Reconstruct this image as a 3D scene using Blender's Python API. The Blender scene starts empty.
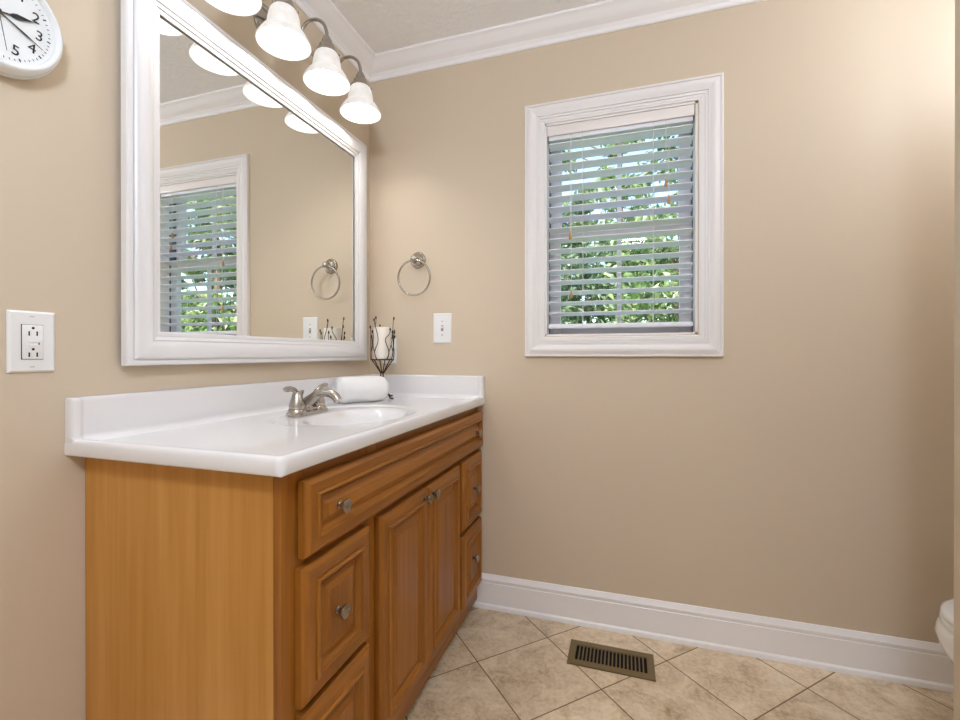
import bpy, bmesh, math, random
from mathutils import Vector, Matrix
random.seed(7)
C = bpy.context.scene.collection
PI = math.pi

# ------------------------------------------------------------------ camera
YAW, PITCH, ROLL = -0.3103, -0.0020, -0.0002
FPX = 451.285
cam_d = bpy.data.cameras.new('camera')
cam = bpy.data.objects.new('camera', cam_d); C.objects.link(cam)
Fv = Vector((math.sin(YAW)*math.cos(PITCH), math.cos(YAW)*math.cos(PITCH), math.sin(PITCH)))
Rv = Vector((math.cos(YAW), -math.sin(YAW), 0)); Uv = Rv.cross(Fv)
R2 = Rv*math.cos(ROLL)+Uv*math.sin(ROLL); U2 = -Rv*math.sin(ROLL)+Uv*math.cos(ROLL)
M = Matrix((R2, U2, -Fv)).transposed().to_4x4()
M.translation = Vector((1.14156, -1.86273, 1.08994))
cam.matrix_world = M
cam_d.sensor_width = 36.0; cam_d.lens = FPX/960*36.0
cam_d.shift_y = -4.965/960
cam_d.clip_start = 0.02
bpy.context.scene.camera = cam

# ------------------------------------------------------------------ world, sun, exposure
w = bpy.data.worlds.new('sky'); bpy.context.scene.world = w
w.use_nodes = True
nt = w.node_tree; nt.nodes.clear()
out = nt.nodes.new('ShaderNodeOutputWorld'); bg = nt.nodes.new('ShaderNodeBackground')
sky = nt.nodes.new('ShaderNodeTexSky'); sky.sky_type = 'NISHITA'
sky.sun_disc = False; sky.sun_elevation = math.radians(48); sky.sun_rotation = math.radians(200)
sky.air_density = 1.0; sky.dust_density = 2.5; sky.ozone_density = 1.0
nt.links.new(sky.outputs[0], bg.inputs[0]); nt.links.new(bg.outputs[0], out.inputs[0])
bg.inputs[1].default_value = 0.55
sd = bpy.data.lights.new('sun', 'SUN'); sd.energy = 6.0; sd.angle = math.radians(1.0); sd.color = (1, .95, .86)
so = bpy.data.objects.new('sun', sd); C.objects.link(so)
so.rotation_euler = Vector((0.30, 0.72, -0.75)).to_track_quat('-Z', 'Y').to_euler()
so.location = (0, -6, 9)
vs = bpy.context.scene.view_settings
vs.view_transform = 'Standard'; vs.look = 'None'; vs.gamma = 1.0; vs.use_curve_mapping = False
vs.exposure = 0.27
BULB_L = 112.0          # each bulb of the vanity light
FILL_E = 87.0         # the added globe lamp behind the camera
bpy.context.scene.cycles.max_bounces = 12
bpy.context.scene.cycles.diffuse_bounces = 6
bpy.context.scene.cycles.use_denoising = True
bpy.context.scene.cycles.sample_clamp_indirect = 4.0

# ------------------------------------------------------------------ materials
def mat(name, col, rough=.5, metal=0.0, coat=0.0, spec=.5, bump=None, emis=None, estr=0.0):
    m = bpy.data.materials.new(name); m.use_nodes = True
    n = m.node_tree; b = n.nodes['Principled BSDF']
    b.inputs['Base Color'].default_value = (*col, 1); b.inputs['Roughness'].default_value = rough
    b.inputs['Metallic'].default_value = metal; b.inputs['Coat Weight'].default_value = coat
    b.inputs['Specular IOR Level'].default_value = spec
    if emis:
        b.inputs['Emission Color'].default_value = (*emis, 1); b.inputs['Emission Strength'].default_value = estr
    if bump:
        sc, st, dist = bump
        tc = n.nodes.new('ShaderNodeTexCoord'); no = n.nodes.new('ShaderNodeTexNoise'); bp = n.nodes.new('ShaderNodeBump')
        no.inputs['Scale'].default_value = sc; no.inputs['Detail'].default_value = 3
        bp.inputs['Strength'].default_value = st; bp.inputs['Distance'].default_value = dist
        n.links.new(tc.outputs['Object'], no.inputs['Vector']); n.links.new(no.outputs[0], bp.inputs['Height'])
        n.links.new(bp.outputs[0], b.inputs['Normal'])
    return m

def ramp(n, pts):
    r = n.nodes.new('ShaderNodeValToRGB'); e = r.color_ramp.elements
    e[0].position, e[0].color = pts[0][0], (*pts[0][1], 1)
    e[1].position, e[1].color = pts[-1][0], (*pts[-1][1], 1)
    for p, c in pts[1:-1]:
        x = e.new(p); x.color = (*c, 1)
    return r

def wood(name, axis, light, dark, rough=.30):
    m = bpy.data.materials.new(name); m.use_nodes = True
    n = m.node_tree; b = n.nodes['Principled BSDF']; L = n.links.new
    tc = n.nodes.new('ShaderNodeTexCoord'); oi = n.nodes.new('ShaderNodeObjectInfo')
    add = n.nodes.new('ShaderNodeVectorMath'); add.operation = 'ADD'
    mul = n.nodes.new('ShaderNodeMath'); mul.operation = 'MULTIPLY'; mul.inputs[1].default_value = 7.0
    L(oi.outputs['Random'], mul.inputs[0]); L(tc.outputs['Object'], add.inputs[0]); L(mul.outputs[0], add.inputs[1])
    mp = n.nodes.new('ShaderNodeMapping'); mp2 = n.nodes.new('ShaderNodeMapping')
    s1 = [70, 70, 70]; s1[axis] = 2.2; s2 = [9, 9, 9]; s2[axis] = .8
    mp.inputs['Scale'].default_value = s1; mp2.inputs['Scale'].default_value = s2
    L(add.outputs[0], mp.inputs[0]); L(add.outputs[0], mp2.inputs[0])
    n1 = n.nodes.new('ShaderNodeTexNoise'); n1.inputs['Scale'].default_value = 1; n1.inputs['Detail'].default_value = 5
    n2 = n.nodes.new('ShaderNodeTexNoise'); n2.inputs['Scale'].default_value = 1; n2.inputs['Detail'].default_value = 3
    n2.inputs['Distortion'].default_value = .6
    L(mp.outputs[0], n1.inputs['Vector']); L(mp2.outputs[0], n2.inputs['Vector'])
    mx = n.nodes.new('ShaderNodeMix'); mx.data_type = 'FLOAT'; mx.inputs[0].default_value = .55
    L(n1.outputs[0], mx.inputs[2]); L(n2.outputs[0], mx.inputs[3])
    r = ramp(n, [(.34, dark), (.5, tuple((a+c)/2 for a, c in zip(dark, light))), (.66, light)])
    L(mx.outputs[0], r.inputs[0]); L(r.outputs[0], b.inputs['Base Color'])
    b.inputs['Roughness'].default_value = rough; b.inputs['Specular IOR Level'].default_value = .28
    bp = n.nodes.new('ShaderNodeBump'); bp.inputs['Strength'].default_value = .06; bp.inputs['Distance'].default_value = .002
    L(n1.outputs[0], bp.inputs['Height']); L(bp.outputs[0], b.inputs['Normal'])
    return m

WALL = mat('beige_wall_paint', (.635, .525, .39), .5, bump=(240, .05, .002), spec=.3)
WHITE = mat('white_trim_paint', (.92, .895, .885), .35)
MIRFRAME = mat('white_frame_paint', (.83, .81, .80), .3)
WINTRIM = mat('window_trim_paint', (.86, .825, .80), .4)
MARBLE = mat('white_cultured_marble', (.82, .80, .79), .13, coat=.3)
NICKEL = mat('brushed_nickel', (.46, .425, .38), .25, 1.0)
KNOB = mat('antique_nickel', (.36, .31, .26), .24, 1.0)
PLASTIC = mat('white_plastic', (.86, .85, .83), .3)
DARKGAP = mat('dark_slot', (.012, .011, .010), .9, spec=.1)
BRONZE = mat('dark_bronze_wire', (.035, .022, .015), .45, .6)
WAX = mat('ivory_wax', (.88, .82, .72), .5)
WAX.node_tree.nodes['Principled BSDF'].inputs['Subsurface Weight'].default_value = .15
TOWEL = mat('white_terry', (.88, .87, .86), .95, bump=(420, .5, .004), spec=.1)
PORC = mat('white_porcelain', (.87, .87, .85), .12, coat=.3)
BLIND = mat('white_blind_slat', (.86, .89, .93), .45)
VALANCE = mat('white_valance', (.84, .78, .74), .4)
CORD = mat('blind_cord', (.72, .70, .66), .8)
TASSEL = mat('wood_tassel', (.45, .24, .09), .5)
VINYL = mat('white_vinyl_sash', (.62, .59, .60), .4)
DARKVINYL = mat('dark_sash_gasket', (.12, .13, .16), .5)
REGISTER = mat('brown_register_paint', (.15, .098, .036), .45)
BLACK = mat('black_ink', (.012, .012, .012), .5)
CLOCKW = mat('white_clock_case', (.84, .85, .84), .25, coat=.3)
CLOCKF = mat('white_clock_dial', (.86, .87, .86), .6)
MIRROR = mat('silvered_glass', (.90, .91, .88), .0, 1.0)
WOODV = wood('maple_vertical_grain', 2, (.36, .136, .020), (.20, .063, .007))  # door and drawer maple, darkened for the weaker light on the fronts
WOODH = wood('maple_horizontal_grain', 1, (.36, .136, .020), (.20, .063, .007))
WOODX = wood('maple_side_panel', 2, (.56, .275, .070), (.42, .185, .034), .45)  # lighter veneer, with its stronger light than the fronts put into the colour
RECESS_SHADE = mat('recess_shade_brown', (.07, .035, .014), .6)  # recess shade painted in: dark brown for toe kick and carcass
CHROME = mat('chrome', (.7, .7, .7), .1, 1.0)

def ceil_mat():
    m = mat('white_stipple_ceiling', (.94, .935, .94), .8, spec=.2)
    n = m.node_tree; b = n.nodes['Principled BSDF']; L = n.links.new
    tc = n.nodes.new('ShaderNodeTexCoord'); vo = n.nodes.new('ShaderNodeTexVoronoi'); no = n.nodes.new('ShaderNodeTexNoise')
    vo.inputs['Scale'].default_value = 55; no.inputs['Scale'].default_value = 40; no.inputs['Detail'].default_value = 4
    ad = n.nodes.new('ShaderNodeMath'); ad.operation = 'ADD'
    bp = n.nodes.new('ShaderNodeBump'); bp.inputs['Strength'].default_value = .35; bp.inputs['Distance'].default_value = .006
    L(tc.outputs['Object'], vo.inputs['Vector']); L(tc.outputs['Object'], no.inputs['Vector'])
    L(vo.outputs['Distance'], ad.inputs[0]); L(no.outputs[0], ad.inputs[1]); L(ad.outputs[0], bp.inputs['Height']); L(bp.outputs[0], b.inputs['Normal'])
    return m
CEIL = ceil_mat()

def tile_mat():
    # 12 inch tiles laid diagonally; origin on a measured grout crossing
    m = bpy.data.materials.new('travertine_floor_tile'); m.use_nodes = True
    n = m.node_tree; b = n.nodes['Principled BSDF']; L = n.links.new
    def math_(op, a=None, bb=None, v=None, v0=None):
        x = n.nodes.new('ShaderNodeMath'); x.operation = op
        if a is not None: L(a, x.inputs[0])
        if v0 is not None: x.inputs[0].default_value = v0
        if bb is not None: L(bb, x.inputs[1])
        if v is not None: x.inputs[1].default_value = v
        return x.outputs[0]
    tc = n.nodes.new('ShaderNodeTexCoord'); sep = n.nodes.new('ShaderNodeSeparateXYZ'); L(tc.outputs['Object'], sep.inputs[0])
    ang = .7794; S = .3007
    x0 = math_('SUBTRACT', sep.outputs[0], v=.8587); y0 = math_('SUBTRACT', sep.outputs[1], v=-.1331)
    ca, sa = math.cos(ang)/S, math.sin(ang)/S
    u = math_('ADD', math_('MULTIPLY', x0, v=ca), math_('MULTIPLY', y0, v=sa))
    v = math_('ADD', math_('MULTIPLY', x0, v=sa), math_('MULTIPLY', y0, v=-ca))
    fu, fv = math_('FLOOR', u), math_('FLOOR', v)
    def edge(t):
        fr = math_('FRACT', t); return math_('MINIMUM', fr, math_('SUBTRACT', None, fr, v0=1.0))
    e = math_('MINIMUM', edge(u), edge(v))
    mr = n.nodes.new('ShaderNodeMapRange'); mr.interpolation_type = 'SMOOTHSTEP'
    mr.inputs['From Min'].default_value = .0045; mr.inputs['From Max'].default_value = .0090; L(e, mr.inputs['Value'])
    cmb = n.nodes.new('ShaderNodeCombineXYZ'); L(fu, cmb.inputs[0]); L(fv, cmb.inputs[1])
    wn = n.nodes.new('ShaderNodeTexWhiteNoise'); L(cmb.outputs[0], wn.inputs[0])
    off = n.nodes.new('ShaderNodeVectorMath'); off.operation = 'MULTIPLY_ADD'
    L(wn.outputs['Color'], off.inputs[0]); off.inputs[1].default_value = (9, 9, 9); L(tc.outputs['Object'], off.inputs[2])
    n1 = n.nodes.new('ShaderNodeTexNoise'); n1.inputs['Scale'].default_value = 9; n1.inputs['Detail'].default_value = 9; n1.inputs['Roughness'].default_value = .68
    n1.inputs['Distortion'].default_value = .5
    n2 = n.nodes.new('ShaderNodeTexNoise'); n2.inputs['Scale'].default_value = 70; n2.inputs['Detail'].default_value = 4; n2.inputs['Roughness'].default_value = .7
    L(off.outputs[0], n1.inputs['Vector']); L(off.outputs[0], n2.inputs['Vector'])
    mx = n.nodes.new('ShaderNodeMix'); mx.data_type = 'FLOAT'; mx.inputs[0].default_value = .35
    L(n1.outputs[0], mx.inputs[2]); L(n2.outputs[0], mx.inputs[3])
    r = ramp(n, [(.34, (.36, .245, .135)), (.46, (.60, .46, .30)), (.55, (.72, .585, .405)), (.68, (.82, .71, .53))])
    L(mx.outputs[0], r.inputs[0])
    val = math_('ADD', math_('MULTIPLY', wn.outputs['Value'], v=.14), None, v=.93)
    hs = n.nodes.new('ShaderNodeHueSaturation'); L(val, hs.inputs['Value']); L(r.outputs[0], hs.inputs['Color'])
    mc = n.nodes.new('ShaderNodeMix'); mc.data_type = 'RGBA'
    mc.inputs[6].default_value = (.20, .125, .065, 1); L(hs.outputs[0], mc.inputs[7]); L(mr.outputs[0], mc.inputs[0])
    L(mc.outputs[2], b.inputs['Base Color'])
    rr = math_('ADD', math_('MULTIPLY', mr.outputs[0], v=-.4), None, v=.8); L(rr, b.inputs['Roughness'])
    bp = n.nodes.new('ShaderNodeBump'); bp.inputs['Strength'].default_value = .6; bp.inputs['Distance'].default_value = .002
    hh = math_('ADD', mr.outputs[0], math_('MULTIPLY', n2.outputs[0], v=.12)); L(hh, bp.inputs['Height']); L(bp.outputs[0], b.inputs['Normal'])
    return m
TILE = tile_mat()

def shade_mat():
    m = bpy.data.materials.new('frosted_alabaster_glass'); m.use_nodes = True
    n = m.node_tree; b = n.nodes['Principled BSDF']; L = n.links.new
    tc = n.nodes.new('ShaderNodeTexCoord'); no = n.nodes.new('ShaderNodeTexNoise'); no.inputs['Scale'].default_value = 28; no.inputs['Detail'].default_value = 4
    r = ramp(n, [(.35, (.80, .75, .68)), (.65, (1, .96, .91))])
    L(tc.outputs['Object'], no.inputs['Vector']); L(no.outputs[0], r.inputs[0])
    b.inputs['Base Color'].default_value = (.50, .48, .46, 1); b.inputs['Roughness'].default_value = .35
    L(r.outputs[0], b.inputs['Emission Color']); b.inputs['Emission Strength'].default_value = .44
    return m
SHADE = shade_mat()
BULB = mat('lit_bulb', (1, .95, .85), .4, emis=(1, .96, .93), estr=BULB_L)

def glass_mat():
    m = bpy.data.materials.new('window_glass'); m.use_nodes = True
    n = m.node_tree; n.nodes.clear()
    o = n.nodes.new('ShaderNodeOutputMaterial'); mix = n.nodes.new('ShaderNodeMixShader')
    t = n.nodes.new('ShaderNodeBsdfTransparent'); g = n.nodes.new('ShaderNodeBsdfGlossy'); g.inputs['Roughness'].default_value = .02
    t.inputs[0].default_value = (.96, .98, .97, 1)
    fr = n.nodes.new('ShaderNodeFresnel'); fr.inputs[0].default_value = 1.4
    ge = n.nodes.new('ShaderNodeNewGeometry'); iv = n.nodes.new('ShaderNodeMath'); iv.operation = 'SUBTRACT'; iv.inputs[0].default_value = 1
    mu = n.nodes.new('ShaderNodeMath'); mu.operation = 'MULTIPLY'; mu.inputs[1].default_value = 1
    n.links.new(ge.outputs['Backfacing'], iv.inputs[1]); n.links.new(iv.outputs[0], mu.inputs[0]); n.links.new(fr.outputs[0], mu.inputs[1]); n.links.new(mu.outputs[0], mix.inputs[0]); n.links.new(t.outputs[0], mix.inputs[1]); n.links.new(g.outputs[0], mix.inputs[2]); n.links.new(mix.outputs[0], o.inputs[0])
    return m
GLASS = glass_mat()

def leaf_mat(name, cols):
    m = bpy.data.materials.new(name); m.use_nodes = True
    n = m.node_tree; b = n.nodes['Principled BSDF']; L = n.links.new
    g = n.nodes.new('ShaderNodeNewGeometry')
    r = ramp(n, cols); L(g.outputs['Random Per Island'], r.inputs[0])
    L(r.outputs[0], b.inputs['Base Color']); b.inputs['Roughness'].default_value = .45
    tr = n.nodes.new('ShaderNodeBsdfTranslucent'); L(r.outputs[0], tr.inputs[0])
    mix = n.nodes.new('ShaderNodeMixShader'); mix.inputs[0].default_value = .4
    L(b.outputs[0], mix.inputs[1]); L(tr.outputs[0], mix.inputs[2])
    L(mix.outputs[0], n.nodes['Material Output'].inputs[0])
    return m
LEAF_D = leaf_mat('dark_leaves', [(0, (.03, .075, .035)), (.5, (.09, .17, .075)), (.85, (.22, .31, .16)), (1, (.6, .68, .55))])
LEAF_L = leaf_mat('light_leaves', [(0, (.05, .12, .04)), (.5, (.2, .32, .10)), (.85, (.45, .54, .25)), (1, (.8, .84, .7))])
BARK = mat('bark', (.16, .12, .09), .9)
GRASS = mat('lawn', (.10, .19, .04), .95)

# ------------------------------------------------------------------ builders
def add_box(bm, x0, x1, y0, y1, z0, z1, bev=0.0, seg=2, mi=0):
    g = bmesh.ops.create_cube(bm, size=1)
    vv = g['verts']
    for v in vv:
        v.co = Vector((x0+(v.co.x+.5)*(x1-x0), y0+(v.co.y+.5)*(y1-y0), z0+(v.co.z+.5)*(z1-z0)))
    fs = set(f for v in vv for f in v.link_faces)
    for f in fs: f.material_index = mi
    if bev > 0:
        es = list(set(e for v in vv for e in v.link_edges))
        bmesh.ops.bevel(bm, geom=es, offset=bev, segments=seg, profile=.5, affect='EDGES')

def add_lathe(bm, prof, origin, axis=(0, 0, 1), n=32, cap0=True, cap1=True):
    """prof: list of (radius, height along axis)"""
    q = Vector((0, 0, 1)).rotation_difference(Vector(axis).normalized()); o = Vector(origin)
    rings = []
    for r, h in prof:
        rings.append([bm.verts.new(o + q @ Vector((r*math.cos(2*PI*k/n), r*math.sin(2*PI*k/n), h))) for k in range(n)])
    for a, b in zip(rings, rings[1:]):
        for k in range(n):
            bm.faces.new((a[k], a[(k+1) % n], b[(k+1) % n], b[k]))
    if cap0: bm.faces.new(list(reversed(rings[0])))
    if cap1: bm.faces.new(rings[-1])

def smooth_path(pts, sub=6):
    P = [Vector(p) for p in pts]; out = []
    for i in range(len(P)-1):
        p0 = P[max(i-1, 0)]; p1 = P[i]; p2 = P[i+1]; p3 = P[min(i+2, len(P)-1)]
        for k in range(sub):
            t = k/sub
            out.append(.5*((2*p1)+(-p0+p2)*t+(2*p0-5*p1+4*p2-p3)*t*t+(-p0+3*p1-3*p2+p3)*t**3))
    out.append(P[-1]); return out

def add_tube(bm, pts, r, n=10, closed=False, flat=1.0):
    """r: number or list of radii (interpolated along the path); flat squashes the section along its second axis"""
    P = [Vector(p) for p in pts]; N = len(P)
    if not isinstance(r, (list, tuple)): r = [r]*2
    def rad(i):
        t = i/(N-1)*(len(r)-1); k = min(int(t), len(r)-2); return r[k]+(r[k+1]-r[k])*(t-k)
    rings = []; prev = None
    for i in range(N):
        if closed: T = P[(i+1) % N]-P[(i-1) % N]
        else: T = P[min(i+1, N-1)]-P[max(i-1, 0)]
        T.normalize()
        if prev is None:
            a = Vector((0, 0, 1)) if abs(T.z) < .9 else Vector((1, 0, 0))
            nn = (a - T*a.dot(T)).normalized()
        else:
            nn = (prev - T*prev.dot(T)).normalized()
        prev = nn; bb = T.cross(nn); R = rad(i)
        rings.append([bm.verts.new(P[i]+nn*R*flat*math.cos(2*PI*k/n)+bb*R*math.sin(2*PI*k/n)) for k in range(n)])
    m = N if closed else N-1
    for i in range(m):
        a, b = rings[i], rings[(i+1) % N]
        for k in range(n):
            bm.faces.new((a[k], a[(k+1) % n], b[(k+1) % n], b[k]))
    if not closed:
        bm.faces.new(list(reversed(rings[0]))); bm.faces.new(rings[-1])

def add_ball(bm, c, r, sx=1, sy=1, sz=1, u=14, v=10):
    g = bmesh.ops.create_uvsphere(bm, u_segments=u, v_segments=v, radius=r)
    for k in g['verts']: k.co = Vector((c[0]+k.co.x*sx, c[1]+k.co.y*sy, c[2]+k.co.z*sz))

def add_prism(bm, prof, fmap, t0, t1):
    """extrude closed profile [(a,b)] between t0 and t1 with fmap(a,b,t)->point"""
    A = [bm.verts.new(fmap(a, b, t0)) for a, b in prof]; B = [bm.verts.new(fmap(a, b, t1)) for a, b in prof]
    k = len(prof)
    for i in range(k): bm.faces.new((A[i], A[(i+1) % k], B[(i+1) % k], B[i]))
    bm.faces.new(list(reversed(A))); bm.faces.new(B)

def root_of(o):
    while o.parent: o = o.parent
    return o

def obj(name, bm, m, parent=None, smooth=35, loc=None):
    bmesh.ops.recalc_face_normals(bm, faces=bm.faces)
    org = Vector(loc) if loc is not None else (root_of(parent).location.copy() if parent else Vector((0, 0, 0)))
    for v in bm.verts: v.co -= org
    me = bpy.data.meshes.new(name); bm.to_mesh(me); bm.free()
    for x in (m if isinstance(m, (list, tuple)) else [m]): me.materials.append(x)
    if smooth:
        for p in me.polygons: p.use_smooth = True
        me.set_sharp_from_angle(angle=math.radians(smooth))
    o = bpy.data.objects.new(name, me); C.objects.link(o)
    if parent: o.parent = parent
    elif loc is not None: o.location = loc
    return o

def tag(o, label, cat, group=None):
    o['label'] = label; o['category'] = cat
    if group: o['group'] = group
    return o

def thing(name, label, cat, loc, group=None):
    o = bpy.data.objects.new(name, None); C.objects.link(o); o.location = loc; o.empty_display_size = .05
    return tag(o, label, cat, group)

def struct(name, bm, m, parent=None, smooth=35, label=None):
    o = obj(name, bm, m, parent, smooth)
    if parent is None: o['kind'] = 'structure'
    if label: o['label'] = label
    return o

NB = bmesh.new
def box_obj(name, m, parent, *a, **k):
    bm = NB(); add_box(bm, *a, **k); return obj(name, bm, m, parent)

# ------------------------------------------------------------------ room shell
RX, RY, H = 2.75, -3.4, 2.44
WX0, WX1, WZ0, WZ1 = .826, 1.402, 1.164, 2.040       # clear opening of the window
bm = NB()
add_box(bm, -.12, WX0, 0, .14, 0, H); add_box(bm, WX1, RX+.12, 0, .14, 0, H)
add_box(bm, WX0, WX1, 0, .14, 0, WZ0); add_box(bm, WX0, WX1, 0, .14, WZ1, H)
struct('wall_back', bm, WALL, smooth=0)
bm = NB(); add_box(bm, -.12, 0, RY, 0, 0, H); struct('wall_left', bm, WALL, smooth=0)
bm = NB(); add_box(bm, RX, RX+.12, RY, 0, 0, H); struct('wall_right', bm, WALL, smooth=0)
bm = NB(); add_box(bm, -.12, RX+.12, RY-.12, RY, 0, H); struct('wall_front', bm, WALL, smooth=0)
PX = 1.7475
bm = NB(); add_box(bm, PX, RX, -.87, -.75, 0, H, .004); struct('wall_partition', bm, WALL)
bm = NB(); add_box(bm, -.12, RX+.12, RY-.12, .14, -.05, 0); struct('floor', bm, TILE, smooth=0)
bm = NB(); add_box(bm, -.4, RX+.4, RY-.4, .45, H, H+.06); struct('ceiling', bm, CEIL, smooth=0)

# baseboards
BB = [(0, 0), (.020, 0), (.0205, .009), (.0185, .016), (.0145, .0205), (.0135, .0215), (.013, .108), (.011, .111), (.0125, .116), (.0125, .124), (.0095, .130), (.0065, .138), (.004, .143), (0, .143)]
bm = NB(); add_prism(bm, BB, lambda a, b, t: Vector((t, -a, b)), .49, RX); struct('baseboard_back', bm, WHITE, smooth=25)
bm = NB(); add_prism(bm, BB, lambda a, b, t: Vector((a, t, b)), RY, -1.19); struct('baseboard_left', bm, WHITE, smooth=25)
bm = NB(); add_prism(bm, BB, lambda a, b, t: Vector((RX-a, t, b)), RY, -.87); struct('baseboard_right', bm, WHITE, smooth=25)
bm = NB(); add_prism(bm, BB, lambda a, b, t: Vector((t, -.87-a, b)), PX, RX-.017); struct('baseboard_partition', bm, WHITE, smooth=25)

# crown moulding (projection, drop from the ceiling)
CR = [(0, 0), (.072, 0), (.072, -.009), (.066, -.013), (.060, -.016), (.053, -.024), (.044, -.034), (.034, -.042), (.024, -.047), (.019, -.050), (.016, -.056), (.011, -.060), (.010, -.072), (.006, -.077), (0, -.077)]
def crown(name, fm, t0, t1):
    bm = NB(); k = len(CR)
    A = [bm.verts.new(fm(a, b, t0(a))) for a, b in CR]; B = [bm.verts.new(fm(a, b, t1(a))) for a, b in CR]
    for i in range(k): bm.faces.new((A[i], A[(i+1) % k], B[(i+1) % k], B[i]))
    bm.faces.new(list(reversed(A))); bm.faces.new(B)
    struct(name, bm, WHITE, smooth=25)
crown('trim_1', lambda a, b, t: Vector((t, -a, H+b)), lambda a: a, lambda a: RX-a)
crown('trim_2', lambda a, b, t: Vector((a, t, H+b)), lambda a: -a, lambda a: RY+a)
crown('trim_3', lambda a, b, t: Vector((RX-a, t, H+b)), lambda a: -a, lambda a: -.75)

# ------------------------------------------------------------------ window
def frame_loops(bm, u0, u1, v0, v1, prof, fmap, mi=None):
    """nested rectangular loops; prof = [(inset, height)]; fmap(u, v, h)"""
    loops = []
    for i, h in prof:
        loops.append([bm.verts.new(fmap(u, v, h)) for u, v in ((u0+i, v0+i), (u1-i, v0+i), (u1-i, v1-i), (u0+i, v1-i))])
    for a, b in zip(loops, loops[1:]):
        for k in range(4):
            f = bm.faces.new((a[k], a[(k+1) % 4], b[(k+1) % 4], b[k]))
            if mi: f.material_index = mi[k]
    return loops

win = bpy.data.objects.new('window_1', None); C.objects.link(win); win.location = (1.115, 0, WZ0); win['kind'] = 'structure'
CAS = [(0, 0), (0, .016), (.002, .019), (.0090, .019), (.0093, .0140), (.0118, .0140), (.0121, .0180), (.018, .0195), (.024, .0225), (.031, .0230), (.038, .0205), (.046, .0150), (.0500, .0140), (.0503, .0085), (.0528, .0085), (.0531, .0120), (.0610, .0115), (.0613, .0065), (.0635, .0065), (.0638, .0100), (.072, .0095), (.0723, .0070), (.079, .007), (.081, .005), (.081, -.004), (0, -.0)]
bm = NB()
frame_loops(bm, .746, 1.487, 1.080, 2.121, CAS[:-1], lambda u, v, h: Vector((u, -h, v)))
obj('casing', bm, WINTRIM, win, 20)
bm = NB()   # jamb liner through the wall
for (a, b, c, d) in ((WX0, WX0+.008, WZ0, WZ1), (WX1-.008, WX1, WZ0, WZ1), (WX0, WX1, WZ0, WZ0+.008), (WX0, WX1, WZ1-.008, WZ1)):
    add_box(bm, a, b, .0, .14, c, d)
obj('jamb', bm, WINTRIM, win, 0)
def sash(name, z0, z1, yy, parent):
    bm = NB()
    x0, x1 = WX0+.010, WX1-.010; s = .044
    add_box(bm, x0, x0+s, yy-.016, yy+.016, z0, z1, .003); add_box(bm, x1-s, x1, yy-.016, yy+.016, z0, z1, .003)
    add_box(bm, x0+s, x1-s, yy-.016, yy+.016, z0, z0+.045, .003); add_box(bm, x0+s, x1-s, yy-.016, yy+.016, z1-.036, z1, .003)
    o = obj(name, bm, VINYL, parent)
    box_obj('muntin', VINYL, o, 1.1105, 1.1285, yy-.007, yy+.007, z0+.045, z1-.036)
    bm = NB()
    for (a, b, c, d) in ((x0+s, x0+s+.003, z0+.045, z1-.036), (x1-s-.003, x1-s, z0+.045, z1-.036)):
        add_box(bm, a, b, yy-.010, yy+.010, c, d)
    box_obj('pane', GLASS, o, x0+s, x1-s, yy-.002, yy+.002, z0+.045, z1-.036)
    bm.free()
    return o
sash('sash', WZ0+.009, 1.620, .088, win)
sash('sash', 1.588, WZ1-.009, .122, win)
bm = NB()   # dark balance tracks beside the sashes
add_box(bm, WX0+.0082, WX0+.0095, .066, .138, WZ0+.01, WZ1-.01); add_box(bm, WX1-.0095, WX1-.0082, .066, .138, WZ0+.01, WZ1-.01)
obj('balance_track', bm, DARKVINYL, win, 0)

# blind
bl = thing('window_blind', 'white horizontal slat blind hanging open in the white window frame', 'blind', (1.115, .03, 1.992))
x0, x1 = WX0+.014, WX1-.014
bm = NB(); add_box(bm, WX0+.009, WX1-.010, .002, .010, 1.990, 2.031, .002); obj('valance', bm, VALANCE, bl)
bm = NB(); add_box(bm, x0, x1, .012, .056, 1.975, 2.028, .002); obj('head_rail', bm, BLIND, bl)
bm = NB()
NS, PITCHZ = 17, .0437
tilt = math.radians(-11)
for k in range(NS):
    zc = 1.955-k*PITCHZ
    # slightly crowned slat, inner edge towards the room
    secs = []
    for s in (-1, -.5, 0, .5, 1):
        d = s*.0245; cz = .0012*(1-s*s)
        secs.append((.034+d*math.cos(tilt)-cz*math.sin(tilt), zc+d*math.sin(tilt)+cz*math.cos(tilt)))
    top = [(y, z+.0014) for y, z in secs]; bot = [(y, z-.0014) for y, z in reversed(secs)]
    add_prism(bm, top+bot, lambda a, b, t: Vector((t, a, b)), x0, x1)
obj('slats', bm, BLIND, bl, 30)
bm = NB(); add_box(bm, x0, x1, .012, .058, 1.196, 1.214, .003); obj('bottom_rail', bm, BLIND, bl)
bm = NB()
for xc in (.978, 1.248):
    for yy in (.0085, .0605):
        add_tube(bm, [(xc, yy, 1.205), (xc, yy, 1.99)], .0010, 6)
    for k in range(NS):
        add_tube(bm, [(xc+.004, .0085, 1.951-k*PITCHZ+.0035), (xc+.004, .0605, 1.951-k*PITCHZ-.0065)], .0006, 5)
obj('ladder_cord', bm, CORD, bl)
def pull(x, z, x2, z2):
    bm = NB(); add_tube(bm, [(x, .006, 1.99), (x, .005, z)], .0009, 6); add_tube(bm, [(x2, .006, 1.99), (x2, .005, z2)], .0009, 6)
    o = obj('pull_cord', bm, CORD, bl)
    for a, b in ((x, z), (x2, z2)):
        bm = NB(); add_lathe(bm, [(.002, .006), (.0035, .002), (.004, -.006), (.0062, -.016), (.0068, -.022), (.005, -.026)], (a, .005, b), n=14)
        obj('tassel', bm, TASSEL, o)
pull(1.292, 1.760, 1.302, 1.695)
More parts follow.
